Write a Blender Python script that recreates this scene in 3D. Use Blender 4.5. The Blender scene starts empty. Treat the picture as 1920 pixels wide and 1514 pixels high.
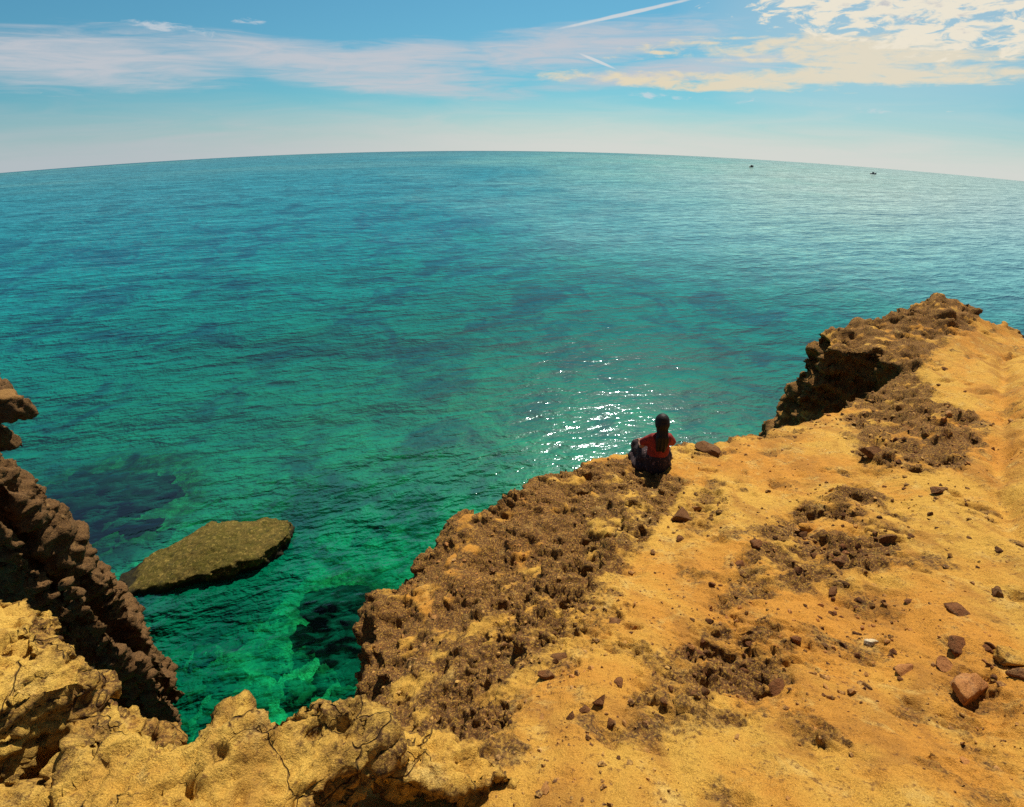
import bpy, bmesh, math, random
import numpy as np
from mathutils import Vector, Matrix

random.seed(7)
RNG = np.random.default_rng(7)
sc = bpy.context.scene
COL = sc.collection

# ------------------------------------------------------------------ survey of the place (photo pixels -> metres)
FPX, PITCH, ROLL = 1000.0, math.radians(32.26), math.radians(-0.48)
EYE = np.array([0.0, 0.0, 10.0])          # eye 10 m above the water
DIP = math.radians(6.926)
SEA_R = 10.0 * math.cos(DIP) / (1 - math.cos(DIP))   # the sea bulges: curved horizon

def ray(px, py):
    u, v = (px - 960.0) / FPX, (757.0 - py) / FPX
    c, s = math.cos(-ROLL), math.sin(-ROLL)
    u, v = c * u - s * v, s * u + c * v
    cp, sp = math.cos(PITCH), math.sin(PITCH)
    return np.array([u, cp + v * sp, -sp + v * cp])

def P(px, py, zc):                         # point at height zc below the eye
    d = ray(px, py); return EYE + d * (zc / d[2])

def Yp(px, py, y):                         # point on the plane y = const
    d = ray(px, py); return EYE + d * (y / d[1])

def sea_z(x, y):
    r2 = x * x + y * y
    return np.sqrt(np.maximum(SEA_R ** 2 - r2, 0)) - SEA_R

def sea_hit(px, py):
    d = ray(px, py); d = d / np.linalg.norm(d)
    c = np.array([0, 0, -SEA_R]); oc = EYE - c
    b = oc @ d; q = oc @ oc - SEA_R ** 2; disc = b * b - q
    return EYE + d * (-b - math.sqrt(max(disc, 0)))

# ------------------------------------------------------------------ noise
_perm = np.random.default_rng(3).permutation(256).astype(np.int32)
_perm = np.concatenate([_perm, _perm, _perm])
_G = np.array([[1,1,0],[-1,1,0],[1,-1,0],[-1,-1,0],[1,0,1],[-1,0,1],[1,0,-1],[-1,0,-1],[0,1,1],[0,-1,1],[0,1,-1],[0,-1,-1],[1,1,0],[-1,1,0],[0,-1,1],[0,-1,-1]], np.float32)

def perlin(p, seed=0):
    p = np.asarray(p, np.float32) + np.float32(seed * 17.37)
    i = np.floor(p).astype(np.int32); f = p - i; i &= 255
    u = f * f * f * (f * (f * 6 - 15) + 10)
    out = 0
    for dx in (0, 1):
        a = _perm[i[:, 0] + dx]
        wx = u[:, 0] if dx else 1 - u[:, 0]
        for dy in (0, 1):
            b = _perm[a + i[:, 1] + dy]
            wy = u[:, 1] if dy else 1 - u[:, 1]
            for dz in (0, 1):
                h = _perm[b + i[:, 2] + dz] & 15
                g = _G[h]
                n = g[:, 0] * (f[:, 0] - dx) + g[:, 1] * (f[:, 1] - dy) + g[:, 2] * (f[:, 2] - dz)
                wz = u[:, 2] if dz else 1 - u[:, 2]
                out = out + n * wx * wy * wz
    return out

def fbm(p, octv=4, seed=0, gain=0.5, ridged=False):
    p = np.asarray(p, np.float32); a, s, fr = 1.0, 0, 1.0
    for o in range(octv):
        n = perlin(p * fr, seed + o * 3)
        if ridged: n = 0.5 - 2 * np.abs(n)
        s = s + a * n; a *= gain; fr *= 2.03
    return s

def worley(p, seed=0):
    p = np.asarray(p, np.float32) + np.float32(seed * 7.7)
    i = np.floor(p).astype(np.int32); f = p - i
    best = np.full(len(p), 9.0, np.float32)
    for dx in (-1, 0, 1):
        for dy in (-1, 0, 1):
            for dz in (-1, 0, 1):
                c = (i + np.array([dx, dy, dz])) & 255
                h = _perm[_perm[_perm[c[:, 0]] + c[:, 1]] + c[:, 2]]
                jx = _perm[h + 11] / 255.0; jy = _perm[h + 57] / 255.0; jz = _perm[h + 101] / 255.0
                d = (f[:, 0] - dx - jx) ** 2 + (f[:, 1] - dy - jy) ** 2 + (f[:, 2] - dz - jz) ** 2
                best = np.minimum(best, d)
    return np.sqrt(best)

def facets(p, seed=0, tilt=1.6):
    """broken, angular relief: every cell is a tilted plane with its own height"""
    p = np.asarray(p, np.float32) + np.float32(seed * 5.3)
    i = np.floor(p).astype(np.int32); f = p - i
    best = np.full(len(p), 9.0, np.float32); val = np.zeros(len(p), np.float32)
    for dx in (-1, 0, 1):
        for dy in (-1, 0, 1):
            for dz in (-1, 0, 1):
                c = (i + np.array([dx, dy, dz])) & 255
                h = _perm[_perm[_perm[c[:, 0]] + c[:, 1]] + c[:, 2]]
                ax = f[:, 0] - dx - _perm[h + 11] / 255.0; ay = f[:, 1] - dy - _perm[h + 57] / 255.0; az = f[:, 2] - dz - _perm[h + 101] / 255.0
                d = ax * ax + ay * ay + az * az
                m = d < best
                gx = _perm[h + 131] / 127.5 - 1; gy = _perm[h + 151] / 127.5 - 1; gz = _perm[h + 171] / 127.5 - 1
                v = _perm[h + 191] / 127.5 - 1 + tilt * (gx * ax + gy * ay + gz * az)
                best = np.where(m, d, best); val = np.where(m, v, val)
    return val

def smooth(a, b, x):
    t = np.clip((x - a) / (b - a), 0, 1); return t * t * (3 - 2 * t)

# ------------------------------------------------------------------ plane helpers
def sdist(poly, x, y):                     # signed distance, positive inside
    poly = np.asarray(poly, float)[:, :2]
    x = x.ravel(); y = y.ravel()
    d = np.full(x.shape, 1e9); ins = np.zeros(x.shape, bool)
    n = len(poly)
    for k in range(n):
        ax, ay = poly[k]; bx, by = poly[(k + 1) % n]
        ex, ey = bx - ax, by - ay
        t = np.clip(((x - ax) * ex + (y - ay) * ey) / (ex * ex + ey * ey + 1e-12), 0, 1)
        d = np.minimum(d, (x - ax - t * ex) ** 2 + (y - ay - t * ey) ** 2)
        cond = (ay > y) != (by > y)
        xi = ex * (y - ay) / (ey if abs(ey) > 1e-12 else 1e-12) + ax
        ins ^= cond & (x < xi)
    d = np.sqrt(d)
    return np.where(ins, d, -d)

class Surf:                                # thin plate surface through measured points
    def __init__(self, pts, lam=1e-3):
        p = np.asarray(pts, float); n = len(p); self.c = p[:, :2]
        K = self.k(p[:, :2]); A = np.zeros((n + 3, n + 3))
        A[:n, :n] = K + lam * np.eye(n)
        Q = np.c_[np.ones(n), p[:, :2]]; A[:n, n:] = Q; A[n:, :n] = Q.T
        self.w = np.linalg.solve(A, np.r_[p[:, 2], 0, 0, 0])
    def k(self, q):
        r2 = ((q[:, None, :] - self.c[None]) ** 2).sum(-1)
        return 0.5 * r2 * np.log(r2 + 1e-9)
    def __call__(self, x, y):
        q = np.c_[np.ravel(x), np.ravel(y)]; n = len(self.c); out = np.empty(len(q))
        for s in range(0, len(q), 20000):
            b = q[s:s + 20000]
            out[s:s + 20000] = self.k(b) @ self.w[:n] + self.w[n] + b @ self.w[n + 1:]
        return out

# ------------------------------------------------------------------ scene helpers
def tag(o, label=None, cat=None, group=None, kind=None):
    if label: o['label'] = label
    if cat: o['category'] = cat
    if group: o['group'] = group
    if kind: o['kind'] = kind
    return o

def mesh_from(name, v, faces, mat=None, attrs=None, smooth_=True, parent=None):
    me = bpy.data.meshes.new(name)
    v = np.asarray(v, np.float32); faces = np.asarray(faces, np.int32)
    n = faces.shape[1]
    me.vertices.add(len(v)); me.vertices.foreach_set('co', v.ravel())
    me.loops.add(faces.size); me.loops.foreach_set('vertex_index', faces.ravel())
    me.polygons.add(len(faces)); me.polygons.foreach_set('loop_start', np.arange(0, faces.size, n, dtype=np.int32))
    me.polygons.foreach_set('loop_total', np.full(len(faces), n, np.int32))
    me.update(calc_edges=True); me.validate()
    me.polygons.foreach_set('use_smooth', np.full(len(me.polygons), smooth_))
    if attrs:
        for k, a in attrs.items():
            at = me.attributes.new(k, 'FLOAT', 'POINT'); at.data.foreach_set('value', np.asarray(a, np.float32))
    if mat: me.materials.append(mat)
    o = bpy.data.objects.new(name, me); COL.objects.link(o)
    if parent: o.parent = parent
    return o

def evaluated(o):
    dg = bpy.context.evaluated_depsgraph_get()
    me = o.evaluated_get(dg).to_mesh()
    v = np.empty(len(me.vertices) * 3, np.float32); me.vertices.foreach_get('co', v)
    li = np.empty(len(me.loops), np.int32); me.loops.foreach_get('vertex_index', li)
    lt = np.empty(len(me.polygons), np.int32); me.polygons.foreach_get('loop_total', lt)
    o.evaluated_get(dg).to_mesh_clear()
    return v.reshape(-1, 3), li, lt

def vnormals(v, q):
    a, b, c, d = (v[q[:, k]] for k in range(4))
    fn = np.cross(c - a, d - b)
    n = np.zeros_like(v)
    for k in range(4): 
        for ax in range(3): n[:, ax] += np.bincount(q[:, k], fn[:, ax], len(v))
    return n / (np.linalg.norm(n, axis=1, keepdims=True) + 1e-12)

def refine(v, q, mask, hang):
    qs = q[mask]; n0 = len(v)
    e = np.stack([qs, np.roll(qs, -1, 1)], -1).reshape(-1, 2); e = np.sort(e, 1)
    ue, inv = np.unique(e, axis=0, return_inverse=True); inv = inv.reshape(-1, 4)
    mid = 0.5 * (v[ue[:, 0]] + v[ue[:, 1]]); cen = v[qs].mean(1)
    m = n0 + inv; c = n0 + len(ue) + np.arange(len(qs))
    new = []
    for k in range(4): new.append(np.stack([qs[:, k], m[:, k], c, m[:, k - 1]], 1))
    ro = q[~mask]
    eo = np.sort(np.stack([ro, np.roll(ro, -1, 1)], -1).reshape(-1, 2), 1)
    key = lambda z: z[:, 0].astype(np.int64) * 10000000 + z[:, 1]
    hg = np.isin(key(ue), key(eo))
    hang = hang + [np.c_[n0 + np.nonzero(hg)[0], ue[hg]]]
    return np.concatenate([v, mid, cen]).astype(np.float32), np.concatenate([ro] + new), hang

def heightfield_volume(parts, cell, bottom, thick=None, k=6.0, jag=0.06, jagscale=3.0, seed=0):
    """closed block: top = max over parts (polygon, surface); steep sides; flat or parallel underside"""
    allp = np.concatenate([np.asarray(p[0])[:, :2] for p in parts])
    lo = allp.min(0) - 1.4; hi = allp.max(0) + 1.4
    if thick: lo += 1.1; hi -= 1.1
    nx, ny = int((hi[0] - lo[0]) / cell) + 1, int((hi[1] - lo[1]) / cell) + 1
    X, Y = np.meshgrid(lo[0] + cell * np.arange(nx), lo[1] + cell * np.arange(ny), indexing='ij')
    xf, yf = X.ravel(), Y.ravel()
    pj = np.c_[xf * jagscale, yf * jagscale, np.zeros_like(xf)]
    jn = fbm(pj, 4, seed + 40, .55) * jag
    Z = np.full(xf.shape, -1e3); SS = np.full(xf.shape, -1e3); B = np.full(xf.shape, bottom if bottom is not None else 0.0)
    for pr in parts:
        s = sdist(pr[0], xf, yf) + jn
        kk = pr[2] if len(pr) > 2 else k
        h = pr[1](xf, yf)
        z = h - np.maximum(-s, 0) * kk
        if thick: B = h - thick; z = h - np.maximum(-s, 0) * kk
        Z = np.maximum(Z, z); SS = np.maximum(SS, s)
    lim = B + 0.02
    keepv = Z > lim
    Zc = np.maximum(Z, lim)
    idx = np.arange(nx * ny).reshape(nx, ny)
    q = np.stack([idx[:-1, :-1], idx[1:, :-1], idx[1:, 1:], idx[:-1, 1:]], -1).reshape(-1, 4)
    q = q[keepv[q].any(1)]
    used = np.unique(q); remap = np.full(nx * ny, -1); remap[used] = np.arange(len(used)); q = remap[q]
    top = np.c_[xf[used], yf[used], Zc[used]]; bot = np.c_[xf[used], yf[used], B[used]]
    n = len(used)
    e = np.stack([q, np.roll(q, -1, 1)], -1).reshape(-1, 2)
    key = e[:, 0].astype(np.int64) * (n + 1) + e[:, 1]; rkey = e[:, 1].astype(np.int64) * (n + 1) + e[:, 0]
    be = e[~np.isin(rkey, key)]
    side = np.stack([be[:, 1], be[:, 0], be[:, 0] + n, be[:, 1] + n], 1)
    return np.concatenate([top, bot]), np.concatenate([q, q[:, ::-1] + n, side])

def remeshed(v, q, voxel):
    o = mesh_from('tmp', v, q, smooth_=False)
    m = o.modifiers.new('r', 'REMESH'); m.mode = 'VOXEL'; m.voxel_size = voxel
    v2, li, lt = evaluated(o)
    me = o.data; bpy.data.objects.remove(o); bpy.data.meshes.remove(me)
    if not (lt == 4).all():
        st = np.r_[0, np.cumsum(lt)[:-1]]; ok = lt == 4
        return v2, np.stack([li[st[ok] + k] for k in range(4)], 1)
    return v2, li.reshape(-1, 4)

def relax(v, q, it=2):
    e = np.concatenate([q[:, [0, 1]], q[:, [1, 2]], q[:, [2, 3]], q[:, [3, 0]]])
    for _ in range(it):
        s = np.zeros_like(v); c = np.bincount(e[:, 0], minlength=len(v)) + np.bincount(e[:, 1], minlength=len(v))
        for ax in range(3):
            s[:, ax] = np.bincount(e[:, 0], v[e[:, 1], ax], len(v)) + np.bincount(e[:, 1], v[e[:, 0], ax], len(v))
        v = (0.5 * v + 0.5 * s / np.maximum(c, 1)[:, None]).astype(np.float32)
    return v

def build_rock(name, parts, cell, voxel, bottom=None, thick=None, k=6.0, jag=0.06, jagscale=3.0, seed=0, mat=None,
               coarse=None, fine=None, levels=(), cut=None):
    v, q = heightfield_volume(parts, cell, bottom, thick, k, jag, jagscale, seed)
    v, q = remeshed(v, q, voxel)
    if cut is not None: q = q[(v[q][:, :, 2].mean(1) > cut)]
    return finish_rock(name, v, q, mat, coarse, fine, levels)

def finish_rock(name, v, q, mat, coarse, fine, levels):
    v = relax(v, q, 2)
    d, rough = coarse(v, vnormals(v, q))
    v = np.c_[v + d, rough].astype(np.float32)
    hang = []
    for dist in levels:
        c = v[q][:, :, :3].mean(1); m = np.linalg.norm(c - EYE, axis=1) < dist
        if m.any(): v, q, hang = refine(v, q, m, hang)
    p, rough = v[:, :3].copy(), v[:, 3]
    d, rough = fine(p, vnormals(p, q), rough)
    p = p + d
    for h in hang:
        if len(h): p[h[:, 0]] = 0.5 * (p[h[:, 1]] + p[h[:, 2]])
    used = np.unique(q); rm = np.full(len(p), -1); rm[used] = np.arange(len(used))
    return mesh_from(name, p[used], rm[q], mat, {'rough': rough[used]})

# ------------------------------------------------------------------ materials
def nodes(name):
    m = bpy.data.materials.new(name); m.use_nodes = True
    nt = m.node_tree; nt.nodes.clear(); return m, nt

class NT:
    def __init__(s, nt): s.nt = nt
    def n(s, t, **kw):
        x = s.nt.nodes.new(t)
        for k, v in kw.items(): setattr(x, k, v)
        return x
    def put(s, sock, val):
        if hasattr(val, 'is_output') or isinstance(val, bpy.types.NodeSocket): s.nt.links.new(val, sock)
        elif val is not None: sock.default_value = val
    def math(s, op, a, b=None, c=None, clamp=False):
        x = s.n('ShaderNodeMath', operation=op); x.use_clamp = clamp
        s.put(x.inputs[0], a)
        if b is not None: s.put(x.inputs[1], b)
        if c is not None: s.put(x.inputs[2], c)
        return x.outputs[0]
    def ss(s, x, a, b, lo=0.0, hi=1.0):
        r = s.n('ShaderNodeMapRange', interpolation_type='SMOOTHSTEP')
        s.put(r.inputs[0], x); r.inputs[1].default_value = a; r.inputs[2].default_value = b
        r.inputs[3].default_value = lo; r.inputs[4].default_value = hi
        return r.outputs[0]
    def lin(s, x, a, b, lo=0.0, hi=1.0):
        r = s.n('ShaderNodeMapRange'); s.put(r.inputs[0], x)
        for i, q in enumerate((a, b, lo, hi)): r.inputs[i + 1].default_value = q
        return r.outputs[0]
    def noise(s, vec, scale, detail=4, rough=.55, dist=0.0):
        x = s.n('ShaderNodeTexNoise'); s.put(x.inputs['Vector'], vec)
        x.inputs['Scale'].default_value = scale; x.inputs['Detail'].default_value = detail
        x.inputs['Roughness'].default_value = rough; x.inputs['Distortion'].default_value = dist
        return x.outputs[0]
    def voro(s, vec, scale, feature='F1'):
        x = s.n('ShaderNodeTexVoronoi', feature=feature); s.put(x.inputs['Vector'], vec)
        x.inputs['Scale'].default_value = scale
        return x.outputs['Distance']
    def mix(s, f, a, b, mode='MIX'):
        x = s.n('ShaderNodeMix', data_type='RGBA', blend_type=mode)
        s.put(x.inputs[0], f)
        for sock, val in ((x.inputs[6], a), (x.inputs[7], b)):
            if isinstance(val, tuple): sock.default_value = (*val, 1) if len(val) == 3 else val
            else: s.put(sock, val)
        return x.outputs[2]
    def ramp(s, f, stops):
        x = s.n('ShaderNodeValToRGB'); s.put(x.inputs[0], f); e = x.color_ramp.elements
        e[0].position, e[0].color = stops[0][0], (*stops[0][1], 1)
        e[1].position, e[1].color = stops[-1][0], (*stops[-1][1], 1)
        for p, c in stops[1:-1]:
            y = e.new(p); y.color = (*c, 1)
        return x.outputs[0]
    def vmul(s, v, xyz):
        x = s.n('ShaderNodeVectorMath', operation='MULTIPLY'); s.put(x.inputs[0], v); x.inputs[1].default_value = xyz
        return x.outputs[0]
    def bump(s, h, strength, dist, normal=None):
        x = s.n('ShaderNodeBump'); s.put(x.inputs['Height'], h)
        T_ = x.inputs['Strength']; s.put(T_, strength); x.inputs['Distance'].default_value = dist
        if normal is not None: s.put(x.inputs['Normal'], normal)
        return x.outputs[0]

def rock_material(name, soil, orange, pale, brown, dark, roughmul=1.0, grain=1.0, cracks=False, moss=None):
    m, nt = nodes(name); T = NT(nt)
    geo = T.n('ShaderNodeNewGeometry'); pos = geo.outputs['Position']
    at = T.n('ShaderNodeAttribute', attribute_name='rough').outputs['Fac']
    n_big = T.noise(pos, 0.9, 5, .6, .4)
    n_mid = T.noise(pos, 5.0, 6, .65, .3)
    n_fine = T.noise(pos, 38.0, 6, .7)
    n_grain = T.noise(pos, 170.0, 4, .7)
    c = T.mix(T.ss(n_big, .42, .62), soil, orange)
    c = T.mix(T.ss(T.noise(T.vmul(pos, (1.0, .28, 1)), 2.6, 5, .65, .8), .47, .64, 0, .72), c, T.mix(.5, orange, brown))
    c = T.mix(T.ss(n_mid, .52, .72, 0, .75), c, pale)
    spots = T.ss(T.math('ADD', n_fine, T.math('MULTIPLY', T.math('SUBTRACT', n_mid, .5), .35)), .55, .66, 0, .8)
    n_sp = T.noise(pos, 75.0, 3, .6)
    c = T.mix(T.ss(n_sp, .60, .70, 0, .6), c, brown)
    c = T.mix(spots, c, brown)
    rb = T.mix(T.ss(n_fine, .42, .60), brown, dark)
    rb = T.mix(T.ss(n_sp, .49, .64, 0, .62), rb, soil)
    rb = T.mix(T.ss(n_mid, .60, .78, 0, .5), rb, pale)
    breakup = T.math('ADD', at, T.math('MULTIPLY', T.math('SUBTRACT', n_mid, .5), 1.1))
    breakup = T.math('ADD', breakup, T.math('MULTIPLY', T.math('SUBTRACT', n_fine, .5), .9))
    fr = T.ss(breakup, .22, .72, 0, .95 * roughmul)
    c = T.mix(fr, c, rb)
    if moss: sp0 = T.n('ShaderNodeSeparateXYZ'); T.put(sp0.inputs[0], pos); sepz = sp0.outputs[2]; c = T.mix(T.ss(T.noise(pos, 5.0, 6, .75), .40, .62), c, moss); c = T.mix(T.ss(T.noise(pos, 16.0, 5, .7), .52, .64, 0, .8), c, (.33, .24, .06)); c = T.mix(T.ss(T.math('ADD', sepz, T.math('MULTIPLY', n_mid, .16)), .20, .12), c, (.03, .026, .014)); c = T.mix(T.ss(T.noise(pos, 11.0, 5, .7, .4), .54, .64, 0, .8), c, (.05, .045, .015))
    c = T.mix(T.ss(n_grain, .3, .75), T.mix(1.0, c, (.70, .66, .6), 'MULTIPLY'), T.mix(1.0, c, (1.18, 1.17, 1.12), 'MULTIPLY'))
    h = T.math('ADD', T.math('MULTIPLY', n_fine, 1.0), T.math('MULTIPLY', n_grain, .45))
    if cracks:
        wn = T.n('ShaderNodeVectorMath', operation='ADD'); nz = T.n('ShaderNodeTexNoise'); T.put(nz.inputs['Vector'], pos); nz.inputs['Scale'].default_value = 6
        sc_ = T.n('ShaderNodeVectorMath', operation='SCALE'); T.put(sc_.inputs[0], nz.outputs['Color']); sc_.inputs['Scale'].default_value = .22
        T.put(wn.inputs[0], pos); T.put(wn.inputs[1], sc_.outputs[0])
        cr = T.voro(wn.outputs[0], 4.2, 'DISTANCE_TO_EDGE')
        gate = T.ss(T.noise(pos, 3.1, 3), .42, .52)
        crk = T.math('MULTIPLY', T.ss(cr, 0.0, .022, 1, 0), gate)
        c = T.mix(T.math('MULTIPLY', crk, .8), c, dark)
        h = T.math('SUBTRACT', h, T.math('MULTIPLY', crk, 1.2))
    b = T.bump(h, .9 * grain, .022)
    bs = T.n('ShaderNodeBsdfPrincipled'); T.put(bs.inputs['Base Color'], c); bs.inputs['Roughness'].default_value = .93
    bs.inputs['Specular IOR Level'].default_value = .15; T.put(bs.inputs['Normal'], b)
    out = T.n('ShaderNodeOutputMaterial'); nt.links.new(bs.outputs[0], out.inputs[0])
    return m

OCH = dict(soil=(.67, .39, .074), orange=(.62, .285, .048), pale=(.74, .50, .15), brown=(.19, .085, .030), dark=(.085, .042, .022))
M_land = rock_material('ochre_rock', **OCH)
M_slab = rock_material('yellow_limestone', (.74, .46, .095), (.64, .33, .055), (.80, .56, .18), (.24, .11, .035), (.10, .048, .022), cracks=True)
M_cliff = rock_material('brown_cliff', (.32, .175, .058), (.33, .155, .044), (.52, .33, .12), (.15, .080, .034), (.07, .038, .018))
M_moss = rock_material('mossy_rock', (.17, .12, .03), (.15, .115, .025), (.34, .26, .08), (.06, .045, .016), (.03, .026, .013), moss=(.10, .085, .014))
M_stone = rock_material('red_brown_stone', (.20, .095, .035), (.24, .095, .035), (.42, .24, .10), (.11, .05, .022), (.055, .028, .016))
M_wet = rock_material('submerged_rock', (.14, .15, .09), (.11, .12, .08), (.34, .36, .22), (.07, .075, .05), (.03, .032, .03))
M_reef = rock_material('dark_reef', (.05, .045, .06), (.045, .04, .055), (.12, .11, .11), (.035, .03, .045), (.02, .018, .03))

# ------------------------------------------------------------------ main headland
ctrl = [(960,1514,-2.30),(1300,1514,-2.24),(1600,1514,-2.22),(1920,1514,-2.15),(850,1500,-2.42),(840,1425,-2.46),(700,1480,-2.46),(500,1480,-2.40),(250,1480,-2.35),(60,1480,-2.3),
        (1000,1400,-2.44),(1400,1400,-2.42),(1900,1400,-2.35),(980,1300,-2.72),(1300,1250,-2.75),(1600,1250,-2.70),(1900,1250,-2.60),
        (690,1300,-3.55),(690,1200,-3.85),(700,1110,-3.95),(800,1060,-3.98),(850,980,-4.0),(945,952,-3.92),(1040,892,-4.02),(800,1250,-3.35),(860,1350,-2.95),(780,1380,-3.0),(880,1120,-3.55),
        (1050,1150,-3.02),(1300,1100,-3.05),(1600,1100,-3.00),(1900,1050,-2.95),(1000,1040,-3.6),
        (1200,1000,-3.42),(1450,950,-3.5),(1700,930,-3.4),(1900,900,-3.3),
        (1230,890,-3.95),(1280,838,-4.15),(1380,830,-4.12),(1570,772,-4.22),(1450,850,-3.9),
        (1650,820,-3.72),(1800,800,-3.62),(1900,780,-3.6),(1700,715,-4.0),(1850,680,-4.0),(1900,645,-4.08),
        (1545,632,-4.22),(1600,607,-4.18),(1740,566,-3.86),(1800,562,-3.82),(1832,588,-3.92),(1880,622,-4.15),(1920,640,-4.2),(1640,660,-4.15)]
CP = [P(a, b, c) for a, b, c in ctrl]
CP += [np.array([x, y, z]) for x, y, z in ((-3,-2.5,8.1),(0,-2.5,8.2),(4,-2.5,8.3),(13,-2,8.2),(13,4,7.4),(13,9,6.2),(4.5,0,8.0),(-4.5,0,7.7))]
H = Surf(CP)

outline = [(690,1300,-3.55),(688,1250,-3.7),(690,1190,-3.85),(695,1150,-3.9),(702,1108,-3.95),(750,1085,-3.96),(800,1062,-3.98),(812,1035,-4.0),(832,1008,-4.0),(850,972,-4.0),(870,958,-3.97),(905,956,-3.93),(945,955,-3.92),(958,935,-3.96),(1000,903,-4.0),(1040,890,-4.02),(1075,884,-4.05),(1112,862,-4.1),(1150,848,-4.1),(1200,846,-4.13),(1280,835,-4.15),(1330,832,-4.15),(1380,827,-4.15),(1430,812,-4.18),(1470,797,-4.2),(1530,778,-4.22),(1572,766,-4.24),
           (1625,742,-4.15),(1690,706,-4.05),(1702,690,-4.05),(1660,668,-4.12),(1600,655,-4.18),(1548,646,-4.22),
           (1541,622,-4.22),(1562,618,-4.2),(1598,603,-4.18),(1650,588,-4.05),(1700,578,-3.95),(1740,560,-3.86),(1765,554,-3.84),(1800,557,-3.82),(1835,575,-3.9),(1842,606,-4.08),(1870,610,-4.13),(1885,604,-4.13),(1925,632,-4.2),(1990,665,-4.2)]
OUT = [P(*t)[:2] for t in outline]
OUT += [np.array(t, float) for t in ((14.4, 10.5), (14.4, -2.6), (-4.8, -2.6), (-4.8, 0.1))]
base_under = [(-140,1330,-2.6),(60,1330,-2.5),(150,1365,-2.5),(260,1400,-2.5),(360,1425,-2.5),(450,1385,-2.5),(560,1380,-2.55),(640,1370,-2.6),(672,1345,-2.9)]
OUT += [P(*t)[:2] for t in base_under]
SH = [P(*t) for t in ((1545,716,-5.6),(1500,722,-5.65),(1482,735,-5.7),(1478,765,-5.7),(1510,790,-5.5),(1600,760,-5.3),(1620,700,-5.3))]
SHs = Surf(SH)

# rough, weathered zones of the headland (world plan polygons)
def hit(px, py):
    d = ray(px, py); t = np.linspace(.5, 25, 1500)
    pts = EYE[None] + d[None] * t[:, None]
    below = pts[:, 2] < H(pts[:, 0], pts[:, 1])
    i = int(np.argmax(below)); i = max(i, 1)
    a, b = t[i - 1], t[i]
    for _ in range(12):
        m = .5 * (a + b); p = EYE + d * m
        if p[2] < H(p[0], p[1])[0]: b = m
        else: a = m
    return EYE + d * b

zones = [
 ([(680,1330),(680,1190),(695,1100),(845,960),(1030,890),(1190,862),(1285,905),(1215,990),(1175,1080),(1060,1165),(1000,1240),(950,1300),(930,1395),(760,1395)], 1.0),
 ([(1540,615),(1600,600),(1740,552),(1838,570),(1842,606),(1760,650),(1700,720),(1600,700)], .95),
 ([(1575,740),(1640,715),(1720,700),(1790,760),(1850,790),(1825,870),(1720,890),(1620,880),(1600,800)], .95),
 ([(1530,925),(1600,905),(1690,935),(1720,1020),(1620,1080),(1560,1100),(1420,1130),(1330,1130),(1350,1080),(1430,1000)], .72),
 ([(1195,1300),(1290,1195),(1380,1150),(1460,1180),(1450,1290),(1400,1350),(1180,1365)], .72),
 ([(1290,845),(1370,828),(1380,845),(1300,860)], .8),
 ([(1030,1180),(1120,1120),(1190,1150),(1100,1210)], .5),
 ([(1540,1120),(1640,1080),(1700,1180),(1640,1260),(1520,1250),(1480,1180)], .40),
 ([(1260,960),(1330,900),(1380,960),(1290,1010)], .5),
 ([(1760,1190),(1920,1190),(1920,1330),(1880,1330),(1770,1330)], .35),
 ([(1805,1330),(1870,1330),(1900,1514),(1790,1514)], .5),
]
ZW = [([hit(max(a, 5), b)[:2] for a, b in z], w) for z, w in zones]

BANK = [hit(a, b)[:2] for a, b in ((1888,665),(1880,740),(1878,830),(1884,930),(1896,1010))] + [np.array([9.0, 2.0]), np.array([13.0, 8.0])]

def rough_mask(x, y):
    r = np.zeros(len(x))
    for poly, w in ZW:
        r = np.maximum(r, w * smooth(-.16, .16, sdist(poly, x, y) + .0))
    return r

def coarse_rock(rough_of, big=.10, strata=.05, scoop=.06, seed=0, bs=1.1):
    def f(v, n):
        steep = smooth(.30, .75, 1 - np.clip(n[:, 2], 0, 1))
        r0 = rough_of(v); r = np.clip(np.maximum(r0, .9 * steep), 0, 1)
        d = big * r * fbm(v * bs, 3, seed, .5)
        vs = v * np.array([1.0, 1.0, 5.0]) + (fbm(v * 1.3, 2, seed + 9)[:, None]) * .9
        d += strata * steep * np.clip(fbm(vs, 3, seed + 5, .55) * 1.7, -1.2, .6)
        m = r > .05
        if m.any():
            w = worley(v[m] * np.array([3.2, 3.2, 4.5]) + .8 * fbm(v[m] * 2.5, 2, seed + 2)[:, None], seed)
            d[m] -= scoop * r[m] * smooth(.75, .1, w)
        d += .03 * fbm(np.c_[v[:, :2] * .8, np.zeros(len(v))], 3, 31)
        al, ac = v[:, 0] * .30 + v[:, 1] * .95, v[:, 0] * .95 - v[:, 1] * .30     # wear runs along the slope
        d += .065 * fbm(np.c_[ac * 2.2, al * .35, np.zeros(len(v))], 3, 37)
        sb_ = sdist(BANK, v[:, 0], v[:, 1]) + .06 * fbm(np.c_[v[:, :2] * 2.2, np.zeros(len(v))], 3, 58)
        d += .16 * smooth(-.02, .30, sb_) - .06 * np.exp(-(sb_ / .07) ** 2)
        return d[:, None] * n, r
    return f

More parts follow.
